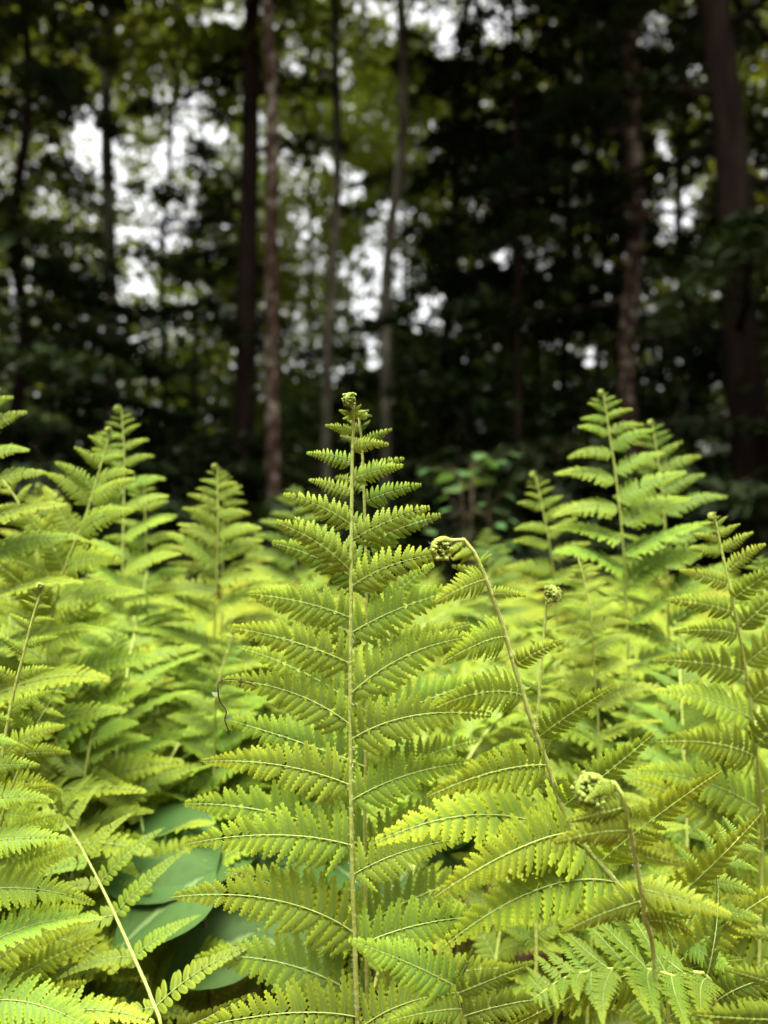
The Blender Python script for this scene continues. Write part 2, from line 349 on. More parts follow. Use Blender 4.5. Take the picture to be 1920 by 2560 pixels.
def frond(label, group, stem_pts, Nv, detail=1, blade=None, extent=0.75, up=0.35, angle=26, split=False, q_bias=0.0,
          wid=1.0, overrides=None, croz=None, croz_dir=None, style='lacy', leaf='fern', r0=0.0017, hair=0, seed=0, skip_auto=False, name='fern_frond',
          sparse=1.0, jit=1.0, min_x=0.0, stem_mat='rachis', max_x=9, tone=None):
    """stem_pts: base (ground) -> tip, world points; blade: length of the leafy part in metres"""
    rg = random.Random(seed * 77 + 5); random.seed(seed * 13 + 1)
    cv = spline(stem_pts, 80); base = cv[0].copy(); n = len(cv)
    T = sum((cv[i + 1] - cv[i]).length for i in range(n - 1)); B = blade or T * extent
    root = empty(name, base); tag(root, label, 'fern', group); tone = tone or frond_tone(rg)
    rad = [r0 * (1 - .50 * (i / (n - 1)) ** 1.4) for i in range(n)]
    if not croz: rad = [q_ * (1 - .8 * max(0, (i / (n - 1) - .80) / .20)) for i, q_ in enumerate(rad)]
    V, Fc = tube([c - base for c in cv], rad, 7 if detail == 2 else 5); Mi = [0] * len(Fc)
    if hair: hairs(V, Fc, [c - base for c in cv][30:], rad[30:], hair, 0.0022, rg); Mi += [1] * (len(Fc) - len(Mi))
    link('stem', make_mesh('stem_mesh', V, Fc, [stem_mat, 'hair'], None, Mi), root)
    def frame(i):
        t = (cv[min(i + 1, n - 1)] - cv[max(i - 1, 0)]).normalized(); nn = (Nv - t * Nv.dot(t)).normalized(); return t, nn, t.cross(nn) * 1.0
    def add(a, X, Nn, L, side, q, var=None):
        me, mr = lib(min(max(q, 0), 1), detail, side, style, var, split, leaf)
        o = link('pinna', me, root, pmat(a, X, Nn, L, side, base)); o.color = tone
        if mr: link('midrib', mr, o)
    if overrides:
        pj = [proj(c) for c in cv]
        for ov in overrides:
            (ax, ay), (tx, ty), dd, q = ov[:4]; roll = ov[4] if len(ov) > 4 else 0.0
            i = min(range(n), key=lambda k: (pj[k][0] - ax) ** 2 + (pj[k][1] - ay) ** 2)
            tip = at(tx, ty, pj[i][2] + dd); a = cv[i]; X = tip - a; t, nn, s_ = frame(i)
            side = 1 if X.dot(nn.cross(t) * -1) > 0 else -1
            Nn = (nn * (1 - abs(roll)) + Vector((0, 0, 1)) * max(roll, 0) + Vector((0, -1, 0)) * max(-roll, 0))
            add(a, X, Nn, X.length, side, q, ov[5] if len(ov) > 5 else None)
    if not skip_auto:
        x = max(0.004, min_x); k = 0
        while x * B < B * .985 and x < max_x:
            for side in (1, -1):
                xs = x + (rg.uniform(.1, .45) * lerp_tab(x, GAP) if side < 0 else 0)
                f = 1 - xs * B / T
                if f < 0.02: continue
                i = int(f * (n - 1)); a = cv[i].lerp(cv[min(i + 1, n - 1)], f * (n - 1) - i); t, nn, sv = frame(i)
                L = blade_len(xs) * B * wid * rg.uniform(1 - .1 * jit, 1 + .1 * jit)
                an = math.radians(rg.gauss(angle, 6 * jit)); fw = rg.gauss(0.10, .13 * jit)
                X = (sv * side * math.cos(an) + t * math.sin(an) + nn * fw)
                k_up = min(max(up + rg.gauss(0, .12 * jit), 0), .95) * min(1, .25 + 2 * xs)
                Nn = nn * (1 - k_up) + Vector((0, 0, 1)) * k_up
                q = min(1, (xs / 0.36) ** 0.7 + q_bias + rg.gauss(0, .06)) if style == 'lacy' else 1
                add(a, X, Nn, L, side, q)
            x += lerp_tab(x, GAP) * rg.uniform(.9, 1.1) * sparse
    if croz:
        t = (cv[-1] - cv[-4]).normalized(); cdir = Vector(croz_dir or (-.6, -.6, -.2)); xx = (cdir - t * cdir.dot(t)).normalized(); yy = t.cross(xx)
        mt = Matrix((xx, yy, t)).transposed().to_4x4()
        link('crozier', crozier_mesh(croz, seed), root, Matrix.Translation(cv[-1] - base) @ mt)
    return root

def frond_tone(rg):
    v = rg.uniform(.62, 1.0); y = rg.uniform(-.10, .08); return (v * (1 + y), v, v * (1 - y), 1)
def ground_base(p, dx=0.0, dy=0.02): return Vector((p.x + dx, p.y + dy, 0.0))
def px_stem(pts, base_dx=0.0, base_dy=0.02):
    """pts: (px, py, d) tip first -> base-first world points that end on the ground"""
    W = [at(*p) for p in pts][::-1]; b = ground_base(W[0], base_dx, base_dy)
    mid = W[0].lerp(b, .5) + Vector((-base_dx * .15, 0, 0))
    return [b, mid] + W
TOCAM = Vector((0, -1, 0.12))

# ------------------------------------------------------------------ ground
def ground():
    xs = np.concatenate([np.linspace(-70, -6, 24), np.linspace(-5.5, 5.5, 70), np.linspace(6, 70, 24)]); ys = np.concatenate([np.linspace(-60, -3, 20), np.linspace(-2.5, 8, 66), np.linspace(9, 90, 30)])
    V, Fc = [], []
    for y in ys:
        for x in xs:
            r = math.hypot(x, y); z = 0.012 * math.sin(x * 3.1 + y * 1.7) + 0.01 * math.sin(y * 4.3 - x * 2.2) + (0.10 * math.sin(x * .5 + 1) * math.sin(y * .4) if r > 6 else 0) - 0.03
            V.append((x, y, z))
    nx = len(xs)
    for j in range(len(ys) - 1):
        for i in range(nx - 1): Fc.append((j * nx + i, j * nx + i + 1, (j + 1) * nx + i + 1, (j + 1) * nx + i))
    tag(link('ground', make_mesh('ground_mesh', V, Fc, ['litter'])), 'forest floor of brown leaf litter under the ferns', 'ground', kind='structure')
ground()
def leaf_quads(C, size, tilt, rng, aspect=0.55, dirs=None):
    """C (n,3) centres -> diamond leaf quads, mostly facing up"""
    n = len(C); nrm = np.stack([rng.normal(0, tilt, n), rng.normal(0, tilt, n), np.ones(n)], 1); nrm /= np.linalg.norm(nrm, axis=1)[:, None]
    a = dirs if dirs is not None else rng.normal(0, 1, (n, 3)); a = a - nrm * (a * nrm).sum(1)[:, None]; a /= np.linalg.norm(a, axis=1)[:, None] + 1e-9
    b = np.cross(nrm, a); s = size * rng.uniform(.7, 1.3, n)[:, None]
    return np.stack([C - a * s * .5, C + b * s * aspect * .5 - a * s * .05, C + a * s * .5 - nrm * s * .12, C - b * s * aspect * .5 - a * s * .05], 1)
def litter():
    n = 5200; y = RNG.uniform(.5, 5, n) ** 1.0; x = RNG.uniform(-1, 1, n) * (0.5 + y * .7)
    C = np.stack([x, y, RNG.uniform(-.02, .03, n)], 1)
    tag(link('fallen_leaves', quad_mesh('fallen_leaves_mesh', leaf_quads(C, .06, .35, RNG, .6), ['dead_leaf'])), 'dry reddish brown leaves scattered on the forest floor', 'leaf litter', kind='stuff')
litter()

# ------------------------------------------------------------------ trees
GAPS = [(475, 265, 60, 50), (240, 360, 60, 70), (410, 560, 95, 62), (350, 690, 55, 38), (430, 385, 60, 50), (300, 470, 40, 40), (520, 330, 34, 30), (215, 300, 30, 40),
        (955, 660, 45, 75), (905, 745, 46, 60), (1070, 800, 50, 50), (985, 545, 40, 40), (880, 470, 34, 36), (1085, 15, 150, 62), (1255, 55, 62, 60), (1120, 110, 36, 40), (835, 400, 26, 40), (640, 330, 22, 50),
        (760, 560, 24, 30), (740, 150, 30, 30), (580, 40, 70, 24), (860, 190, 26, 46), (930, 880, 22, 40), (1000, 700, 26, 60), (1690, 530, 46, 50), (1655, 350, 22, 40), (1640, 80, 46, 40), (1265, 640, 26, 30), (1340, 630, 40, 26), (1190, 520, 24, 20), (1740, 180, 30, 26), (1480, 890, 20, 18)]
def in_gap(C, p=0.93, rng=RNG):
    y = C[:, 1]; z = C[:, 2] - CAM_Z; d = y * CP + z * SP; u = -y * SP + z * CP
    ok = d > .1; dd = np.where(ok, d, 1); X = 960 + C[:, 0] / dd * F; Y = 1280 - u / dd * F
    pr = np.zeros(len(C)); wob = 1 + .25 * np.sin(X * .05 + Y * .031) + .2 * np.sin(Y * .09 - X * .02)
    for gx, gy, rx, ry in GAPS: pr = np.maximum(pr, np.clip(1.55 - .85 * np.sqrt(((X - gx) / rx) ** 2 + ((Y - gy) / ry) ** 2) / wob, 0, 1))
    return ok & (rng.random(len(C)) < p * pr)
def trunk_axis(xb, xt, d, h, lean=0.0, wig=0.05, n=14, seed=0):
    """xb / xt: photo x of the trunk at y=1250 and at y=0"""
    rg = random.Random(seed); pb = at(xb, 1250, d); pt = at(xt, 0, d)
    k = pb.y / pt.y; pt = Vector((pt.x * k, pb.y, CAM_Z + (pt.z - CAM_Z) * k))
    b = Vector((pb.x, pb.y, -.05)); slope = (pt.x - pb.x) / (pt.z - pb.z)
    pts = []
    for i in range(n):
        z = h * i / (n - 1) ** 1.0; pts.append(Vector((b.x + slope * z + rg.gauss(0, wig) * (i > 0), b.y + lean * z + rg.gauss(0, wig) * (i > 0), z - .05)))
    return spline(pts, 30)
def axis_at(ax, z):
    for a, b in zip(ax, ax[1:]):
        if b.z >= z: return a.lerp(b, (z - a.z) / max(b.z - a.z, 1e-6))
    return ax[-1]
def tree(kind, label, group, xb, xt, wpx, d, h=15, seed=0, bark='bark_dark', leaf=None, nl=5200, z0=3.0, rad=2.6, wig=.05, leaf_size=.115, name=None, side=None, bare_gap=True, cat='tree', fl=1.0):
    rg = random.Random(seed); rng = np.random.default_rng(seed)
    ax = trunk_axis(xb, xt, d, h, 0, wig, seed=seed); base = ax[0].copy(); r = wpx / F * d / 2
    root = empty(name or ('hemlock_tree' if kind == 'h' else 'broadleaf_tree'), base); tag(root, label, cat, group)
    sides = 12
    rads = [r * (1 + .5 * math.exp(-(p.z + .05) * 3.2)) * (1 - .75 * max(p.z, 0) / h) * 1.08 for p in ax]
    V, Fc = tube([p - base for p in ax], rads, sides, bump=.05)
    quads = []
    nlimb = 46 if kind == 'h' else 20
    for k in range(nlimb):
        z = z0 + (h - .5 - z0) * ((k + rg.random()) / nlimb) ** 0.9; a = axis_at(ax, z); az = rg.uniform(0, 2 * math.pi)
        f = (z - z0) / (h - z0)
        if side is not None and rg.random() < .7: az = side + rg.gauss(0, .6)
        dirh = Vector((math.cos(az), math.sin(az), 0))
        if kind == 'h':
            L = rad * (1 - .75 * f) * rg.uniform(.65, 1.15); rise, sag = rg.uniform(-.05, .15), rg.uniform(.12, .3)
        else:
            L = rad * (1 - .45 * f) * rg.uniform(.6, 1.2); rise, sag = rg.uniform(.25, .8), rg.uniform(.1, .35)
        pts = [a + dirh * L * t + Vector((rg.gauss(0, .03), rg.gauss(0, .03), L * (rise * t - sag * t * t))) for t in (0, .25, .5, .75, 1)]
        v, f_ = tube([p - base for p in pts], [max(.006, r * .28 * (1 - .85 * t)) for t in (0, .25, .5, .75, 1)], 5, off=len(V)); V += v; Fc += f_
        m = int((1.5 if kind == 'h' else 2.4) * nl / nlimb * (1.2 - .6 * f) * (L / rad + .3)); t = rng.uniform(.12 if kind == 'h' else .2, 1.05, m); P = np.array([tuple(p) for p in pts])
        ti = np.clip(t * 4, 0, 3.999); i0 = ti.astype(int); fr_ = (ti - i0)[:, None]; c = P[i0] * (1 - fr_) + P[i0 + 1] * fr_
        lat = np.array([-dirh.y, dirh.x, 0])
        if kind == 'h':
            wl = L * .33 * (1.08 - t) + .05; off = rng.uniform(-1, 1, m) * wl
            c = c + lat * off[:, None] + np.array(dirh) * (np.abs(off) * .5)[:, None]; c[:, 2] -= np.abs(off) * .25 + rng.normal(0, .03, m)
            dirs = np.array(dirh)[None, :] * .8 + lat[None, :] * np.sign(off)[:, None] + rng.normal(0, .25, (m, 3)); quads.append((c, dirs))
        else:
            # clumps of leaves on side twigs
            ncl = max(3, m // 26); ci = rng.integers(0, m, ncl); cc = c[ci] + rng.normal(0, 1, (ncl, 3)) * np.array([.42, .42, .25]) * (L / 2)
            who = rng.integers(0, ncl, m); c = cc[who] + rng.normal(0, 1, (m, 3)) * np.array([.22, .22, .08]); quads.append((c, rng.normal(0, 1, (m, 3))))
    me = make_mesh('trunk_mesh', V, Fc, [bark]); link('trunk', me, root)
    C = np.concatenate([q[0] for q in quads]); D = np.concatenate([q[1] for q in quads])
    keep = ~in_gap(C, .86, rng) if bare_gap else np.ones(len(C), bool)
    keep &= (C[:, 2] > .25)
    C, D = C[keep], D[keep]
    Q = leaf_quads(C, .16 if kind == 'h' else leaf_size, .5 if kind == 'h' else .9, rng, .30 if kind == 'h' else .62, D)
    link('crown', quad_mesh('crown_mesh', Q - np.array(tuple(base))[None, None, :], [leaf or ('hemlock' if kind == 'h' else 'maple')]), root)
    return root

T_ = tree
GH = 'thin dark trunks deep in the wood'
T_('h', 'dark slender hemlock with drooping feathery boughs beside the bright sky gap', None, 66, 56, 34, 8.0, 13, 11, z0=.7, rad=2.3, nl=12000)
T_('d', 'slim greyish trunk in pale foliage left of the slender sapling with sky behind it', None, 262, 285, 36, 9.5, 18, 12, bark='bark_pale', z0=5.6, rad=3.2, nl=6500)
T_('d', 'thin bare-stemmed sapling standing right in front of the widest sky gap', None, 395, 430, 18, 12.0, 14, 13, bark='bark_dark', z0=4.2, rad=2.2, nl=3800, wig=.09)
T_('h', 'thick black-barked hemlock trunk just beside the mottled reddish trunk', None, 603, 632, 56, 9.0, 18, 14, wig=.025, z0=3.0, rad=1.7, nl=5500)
T_('d', 'straight reddish brown trunk mottled with pale lichen spots', None, 694, 670, 38, 7.5, 17, 15, wig=.025, bark='bark_red', z0=6.2, rad=2.6, nl=6000)
T_('d', 'pale lichen-covered trunk leaning slightly, between the mottled and the crooked trunks', None, 824, 838, 28, 9.0, 18, 16, bark='bark_pale', z0=6.0, rad=3.0, nl=7500)
T_('d', 'crooked tree with a dark curved upper trunk over the central sky gap', None, 932, 992, 30, 8.8, 18, 17, bark='bark_pale', z0=6.2, rad=2.6, nl=6000, wig=.10)
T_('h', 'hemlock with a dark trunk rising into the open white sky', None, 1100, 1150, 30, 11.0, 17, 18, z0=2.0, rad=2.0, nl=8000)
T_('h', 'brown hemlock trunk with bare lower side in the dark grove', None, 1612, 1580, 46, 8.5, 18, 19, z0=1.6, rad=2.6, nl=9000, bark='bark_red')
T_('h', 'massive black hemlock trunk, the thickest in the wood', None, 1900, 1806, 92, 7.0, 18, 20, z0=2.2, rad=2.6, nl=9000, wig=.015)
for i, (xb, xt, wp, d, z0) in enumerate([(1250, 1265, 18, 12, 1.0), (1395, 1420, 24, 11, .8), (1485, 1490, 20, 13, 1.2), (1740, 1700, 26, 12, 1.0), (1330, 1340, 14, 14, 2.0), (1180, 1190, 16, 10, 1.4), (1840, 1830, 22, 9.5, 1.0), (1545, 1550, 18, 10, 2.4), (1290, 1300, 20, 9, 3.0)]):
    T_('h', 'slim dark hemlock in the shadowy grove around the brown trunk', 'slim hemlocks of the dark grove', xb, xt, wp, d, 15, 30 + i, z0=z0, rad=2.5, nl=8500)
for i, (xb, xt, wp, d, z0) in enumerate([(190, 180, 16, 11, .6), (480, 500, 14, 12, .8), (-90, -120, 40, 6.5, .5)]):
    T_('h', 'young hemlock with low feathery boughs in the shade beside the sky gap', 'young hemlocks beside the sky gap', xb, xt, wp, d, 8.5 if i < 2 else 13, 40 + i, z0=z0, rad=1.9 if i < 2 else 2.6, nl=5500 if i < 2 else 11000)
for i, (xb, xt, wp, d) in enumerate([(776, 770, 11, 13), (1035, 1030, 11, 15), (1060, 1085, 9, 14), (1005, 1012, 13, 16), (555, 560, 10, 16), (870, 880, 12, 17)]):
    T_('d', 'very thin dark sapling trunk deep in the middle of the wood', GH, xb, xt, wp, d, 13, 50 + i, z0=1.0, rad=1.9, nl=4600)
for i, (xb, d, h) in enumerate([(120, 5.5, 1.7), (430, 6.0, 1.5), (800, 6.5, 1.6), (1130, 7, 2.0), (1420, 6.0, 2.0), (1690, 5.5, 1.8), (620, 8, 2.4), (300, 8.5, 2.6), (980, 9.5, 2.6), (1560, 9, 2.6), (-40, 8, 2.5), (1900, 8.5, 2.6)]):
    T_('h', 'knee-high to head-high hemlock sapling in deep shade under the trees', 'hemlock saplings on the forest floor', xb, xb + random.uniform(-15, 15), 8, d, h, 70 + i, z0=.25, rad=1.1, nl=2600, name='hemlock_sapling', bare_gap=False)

def far_wood():
    """the wood beyond: one mass of leaves, 16 to 34 m away"""
    rng = np.random.default_rng(99); out = []
    ncl = 3600; d = rng.uniform(16, 34, ncl); px = rng.uniform(-500, 2420, ncl); py = 1330 - rng.beta(1.15, 1.25, ncl) * 1900
    thin = (np.abs(px - 620) < 620) & (py < 900) & (rng.random(ncl) < .30)
    d, px, py = d[~thin], px[~thin], py[~thin]
    for i in range(len(d)):
        c = np.array(tuple(at(px[i], py[i], d[i]))); m = int(rng.uniform(50, 110))
        out.append(c + rng.normal(0, 1, (m, 3)) * np.array([.75, .75, .35]))
    C = np.concatenate(out); C = C[C[:, 2] > .1]; C = C[~in_gap(C, .88, rng)]
    tag(link('far_wood', quad_mesh('far_wood_mesh', leaf_quads(C, .21, 1.0, rng, .62), ['far_leaf'])), 'yellow-green foliage of the wood far behind the trunks', 'wood', kind='stuff')
far_wood()
def thicket():
    """young growth between the far trunks, close to the ground"""
    rng = np.random.default_rng(42); out = []
    for i in range(900):
        d = rng.uniform(9.5, 20); px = rng.uniform(-350, 2270); z = 4.2 * rng.beta(1, 1.6)
        c = np.array(tuple(at(px, 1280, d))); c[2] = z; out.append(c + rng.normal(0, 1, (80, 3)) * np.array([.6, .6, .25]))
    C = np.concatenate(out); C = C[C[:, 2] > .05]; C = C[~in_gap(C, .88, rng)]
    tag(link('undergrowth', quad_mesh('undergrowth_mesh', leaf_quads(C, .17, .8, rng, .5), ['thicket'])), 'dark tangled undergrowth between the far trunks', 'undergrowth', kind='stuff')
thicket()
def add_shade_wood():
    """leaf masses added out of view, beside and behind the camera, to block low skylight"""
    rng = np.random.default_rng(5); out = []
    for i in range(1700):
        a = rng.uniform(math.radians(44), math.radians(316)); r = rng.uniform(5.0, 11); z = rng.uniform(.3, .5 + .72 * r)
        c = np.array((math.sin(a) * r, math.cos(a) * r + 1.5, z)); m = 60
        out.append(c + rng.normal(0, 1, (m, 3)) * np.array([.6, .6, .25]))
    for i in range(900):                                              # canopy added above the view to shade the wood beyond the clearing
        x = rng.uniform(-9, 10); y = rng.uniform(3.6, 9.5); z = rng.uniform(8.5, 12.5)
        out.append(np.array((x, y, z)) + rng.normal(0, 1, (60, 3)) * np.array([.7, .7, .25]))
    C = np.concatenate(out); C = C[C[:, 2] > .1]
    tag(link('added_shade_wood', quad_mesh('added_shade_wood_mesh', leaf_quads(C, .22, .5, rng, .6), ['hemlock'])), 'added dark leafage and high canopy, out of view, shading the wood round the fern clearing', 'wood', kind='stuff')
add_shade_wood()

# ------------------------------------------------------------------ broad-leaved plants
def broad_leaf_mesh(seed, teeth=0.0, heart=.35):
    rg = random.Random(seed); V, Fc, A = [], [], []; nu, nv = 14, 6
    for i in range(nu + 1):
        u = i / nu; hw = .44 * (math.sin(math.pi * u ** .72) ** .75) * (1 - .15 * u) if 0 < u < 1 else 0.0
        for j in range(-nv, nv + 1):
            v = j / nv; y = hw * v * (1 + teeth * ((i + j) % 2) * (abs(v) == 1)); x = u - heart * .35 * abs(v) * (1 - u) ** 3
            vein = abs(math.sin((u * 1.0 - abs(v) * .28) * 7 * math.pi))
            z = .10 * abs(v) * hw * 2 - .22 * u * u + .012 * vein * (1 - abs(v) * .5) + .03 * math.sin(5 * u + seed + 2 * v) * abs(v)
            V.append(Vector((x, y, z))); A.append(min(1, abs(v) * 3.0 + .02) * (.35 + .65 * min(1, vein * 2.2)))
    w_ = 2 * nv + 1
    for i in range(nu):
        for j in range(w_ - 1): Fc.append((i * w_ + j, (i + 1) * w_ + j, (i + 1) * w_ + j + 1, i * w_ + j + 1))
    return make_mesh('broad_leaf_mesh', V, Fc, ['broad'], A)
BL = [broad_leaf_mesh(s) for s in (1, 2, 3)]
def broad_plant(label, leaves, root_px, group=None):
    """leaves: (attach px,py,d) (tip px,py,d)"""
    b = at(*root_px); base = Vector((b.x, b.y, 0)); root = empty('broad_leaved_plant', base); tag(root, label, 'plant', group)
    hub = b - base
    v, f = tube([Vector((0, 0, 0)), hub * .5 + Vector((.01, 0, 0)), hub], [.0025, .002, .0015], 6); link('stem', make_mesh('stem_mesh', v, f, ['twig']), root)
    for i, (a, t, *n) in enumerate(leaves):
        A_, B_ = at(*a), at(*t); X = B_ - A_; Nn = Vector(n[0]) if n else Vector((0.05, -.5, .85))
        o = link('leaf', BL[i % 3], root, Matrix.Translation(A_ - base) @ basis(X, Nn, 1).to_4x4() @ Matrix.Scale(X.length, 4))
        pts = [hub, (hub + (A_ - base)) * .5 + Vector((0, 0, .006)), A_ - base]; v, f = tube(pts, [.0012, .001, .001], 5)
        link('leaf_stalk', make_mesh('stalk_mesh', v, f, ['rachis_dark']), root)
broad_plant('broad smooth green leaves low under the yellowish frond', [((500, 2180, .66), (215, 2060, .70)), ((510, 2190, .65), (265, 2360, .60)), ((520, 2200, .66), (560, 1990, .76))], (508, 2200, .66))
broad_plant('large dull green leaves in the gap below the tall upright frond pair', [((640, 2330, .66), (400, 2440, .62)), ((650, 2330, .67), (660, 2050, .76)), ((660, 2340, .66), (840, 2470, .64))], (650, 2345, .66))
broad_plant('broad green leaves behind the stems of the upright frond pair', [((760, 2110, .75), (560, 2080, .78)), ((770, 2120, .74), (840, 1980, .8)), ((765, 2130, .74), (690, 2320, .70)), ((775, 2125, .75), (930, 2210, .74))], (768, 2135, .75))
broad_plant('broad green leaves half hidden under the leaning hairy frond', [((1080, 2120, .75), (940, 2240, .72)), ((1090, 2110, .76), (1230, 2210, .75)), ((1090, 2120, .76), (1110, 1960, .85))], (1085, 2130, .76))

def leafy_shrub(label, cx, cy, d, hgt_px, wpx, n, seed, leaf_len=.05, mat='shrub'):
    rg = random.Random(seed); c = at(cx, cy, d); base = Vector((c.x, c.y, 0)); root = empty('leafy_shrub', base); tag(root, label, 'shrub')
    top = at(cx, cy - hgt_px, d); R = wpx / F * d
    me_v = [Vector((0, 0, 0)), Vector((.35, .38, -.02)), Vector((1, 0, -.15)), Vector((.35, -.38, -.02)), Vector((.4, 0, -.06))]
    me = make_mesh('shrub_leaf_mesh', me_v, [(0, 4, 1), (1, 4, 2), (2, 4, 3), (3, 4, 0)], [mat])
    V, Fc = [], []
    stems = []
    for k in range(4):
        e = Vector((c.x + rg.uniform(-.6, .6) * R, c.y + rg.uniform(-.3, .3) * R, top.z - rg.uniform(0, .4) * (top.z - c.z)))
        pts = spline([base, base.lerp(e, .5) + Vector((rg.gauss(0, .02), 0, .04)), e], 8); stems.append(pts)
        v, f = tube([p - base for p in pts], [.004 * (1 - .7 * i / 7) for i in range(8)], 5, off=len(V)); V += v; Fc += f
    link('stem', make_mesh('stem_mesh', V, Fc, ['twig']), root)
    for k in range(n):
        p = rg.choice(stems)[rg.randrange(3, 8)]; az = rg.uniform(0, 2 * math.pi); rr = rg.uniform(.1, .75) * R
        a = p + Vector((math.cos(az) * rr, math.sin(az) * rr * .6, rg.gauss(0, .03)))
        X = Vector((math.cos(az), math.sin(az), rg.gauss(-.1, .2))); L = leaf_len * rg.uniform(.7, 1.25)
        o = link('leaf', me, root, Matrix.Translation(a - base) @ basis(X, Vector((rg.gauss(0, .3), rg.gauss(-.25, .3), 1)), 1).to_4x4() @ Matrix.Scale(L, 4))
        v, f = tube([p - base, a - base], [.0012, .0008], 4)
        link('twig', make_mesh('twig_mesh', v, f, ['twig']), root)
leafy_shrub('small round-leaved shrub in the shade behind the ferns', 1225, 1275, 2.3, 130, 150, 60, 3, .062)

# ------------------------------------------------------------------ ferns: the sharp pair in the middle
H0 = .45
frond('sharp upright front frond of the pair, coiled hairy tip above all its leaflets', None,
      px_stem([(884, 1003, .448), (883, 1060, .449), (880, 1180, .45), (878, 1400, .45), (876, 1750, .452), (880, 2150, .456), (890, 2450, .462), (896, 2700, .468)], .004, .01), TOCAM, 2, .42, up=.2, angle=27, split=True, seed=1, hair=900, r0=.0019, tone=(1, 1, 1, 1),
      croz=.0042, croz_dir=(-.5, -.8, 0), skip_auto=True, overrides=[
      ((884, 1022), (868, 1014), -.006, 0, 0), ((884, 1024), (903, 1012), -.006, 0, 0), ((883, 1040), (848, 1026), -.008, .1, 0), ((883, 1045), (922, 1026), -.004, .1, 0), ((883, 1052), (858, 1048), -.008, 0, 0), ((883, 1058), (930, 1040), .004, .2, 0),
      ((882, 1085), (814, 1064), -.006, .2, 0), ((882, 1120), (972, 1112), -.01, .2, 0), ((881, 1168), (768, 1133), .004, .3, .05), ((881, 1205), (1006, 1165), -.006, .3, .05),
      ((880, 1240), (773, 1200), .008, .3, .05), ((879, 1305), (708, 1238), -.004, .5, .05), ((879, 1345), (1074, 1270), -.004, .5, .05),
      ((878, 1420), (690, 1305), -.01, .4, .05), ((878, 1460), (1125, 1385), -.008, .6, .05), ((877, 1528), (612, 1484), -.006, .8, .08), ((877, 1590), (1165, 1470), .004, .8, .08),
      ((876, 1678), (567, 1567), -.006, .8, .1), ((876, 1725), (1200, 1590), .008, .8, .1), ((876, 1800), (552, 1700), .004, .8, .1), ((877, 1850), (1235, 1790), -.01, 1, .12),
      ((878, 1958), (502, 1904), -.012, 1, .15), ((879, 1992), (1190, 1905), .004, 1, .15), ((881, 2130), (458, 2112), -.02, 1, .2), ((883, 2190), (1180, 2095), .01, 1, .2),
      ((887, 2330), (425, 2243), -.022, 1, .25), ((889, 2385), (1250, 2290), .0, 1, .25), ((894, 2535), (475, 2575), -.035, 1, .3), ((895, 2590), (1240, 2480), -.01, 1, .3)])
frond('slightly blurred rear frond of the upright pair, its thin stem just behind the front one', None,
      px_stem([(897, 1040, .478), (903, 1090, .48), (908, 1180, .482), (912, 1300, .485), (916, 1480, .49), (917, 1750, .495), (912, 2050, .50), (916, 2400, .51), (920, 2650, .515)], .004, .012), TOCAM, 2, .42, up=.25, angle=26, split=True, seed=2, hair=300, r0=.0016, tone=(.86, .9, .95, 1),
      croz=.003, croz_dir=(.7, -.6, 0), skip_auto=True, overrides=[
      ((900, 1062), (868, 1050), 0, 0, 0), ((900, 1064), (925, 1052), 0, 0, 0), ((903, 1085), (850, 1075), .0, .1, 0), ((904, 1100), (980, 1074), -.005, .2, 0), ((906, 1125), (850, 1090), .0, .2, 0), ((908, 1175), (1011, 1147), 0, .3, .05), ((909, 1215), (838, 1195), .02, .3, .05),
      ((911, 1265), (1053, 1213), -.004, .4, .05), ((912, 1310), (800, 1262), .02, .4, .05), ((913, 1372), (1101, 1289), -.004, .5, .05), ((914, 1430), (735, 1300), .0, .3, .05),
      ((915, 1490), (1010, 1300), .004, .35, 0), ((916, 1455), (680, 1356), .0, .6, .05), ((917, 1560), (1085, 1410), .01, .7, .1), ((917, 1600), (640, 1500), .012, .7, .1), ((917, 1690), (1180, 1560), .01, .8, .1),
      ((917, 1770), (600, 1620), .01, .8, .15), ((916, 1800), (1230, 1690), .012, .8, .15), ((914, 1930), (562, 1796), .01, .9, .2), ((913, 1990), (1200, 1850), .02, 1, .2),
      ((912, 2110), (455, 2010), .01, 1, .25), ((912, 2150), (1230, 2010), .02, 1, .25), ((915, 2330), (560, 2180), .03, 1, .3), ((915, 2300), (1260, 2190), .02, 1, .3), ((918, 2500), (480, 2400), .02, 1, .3), ((918, 2520), (1290, 2420), .0, 1, .3)])

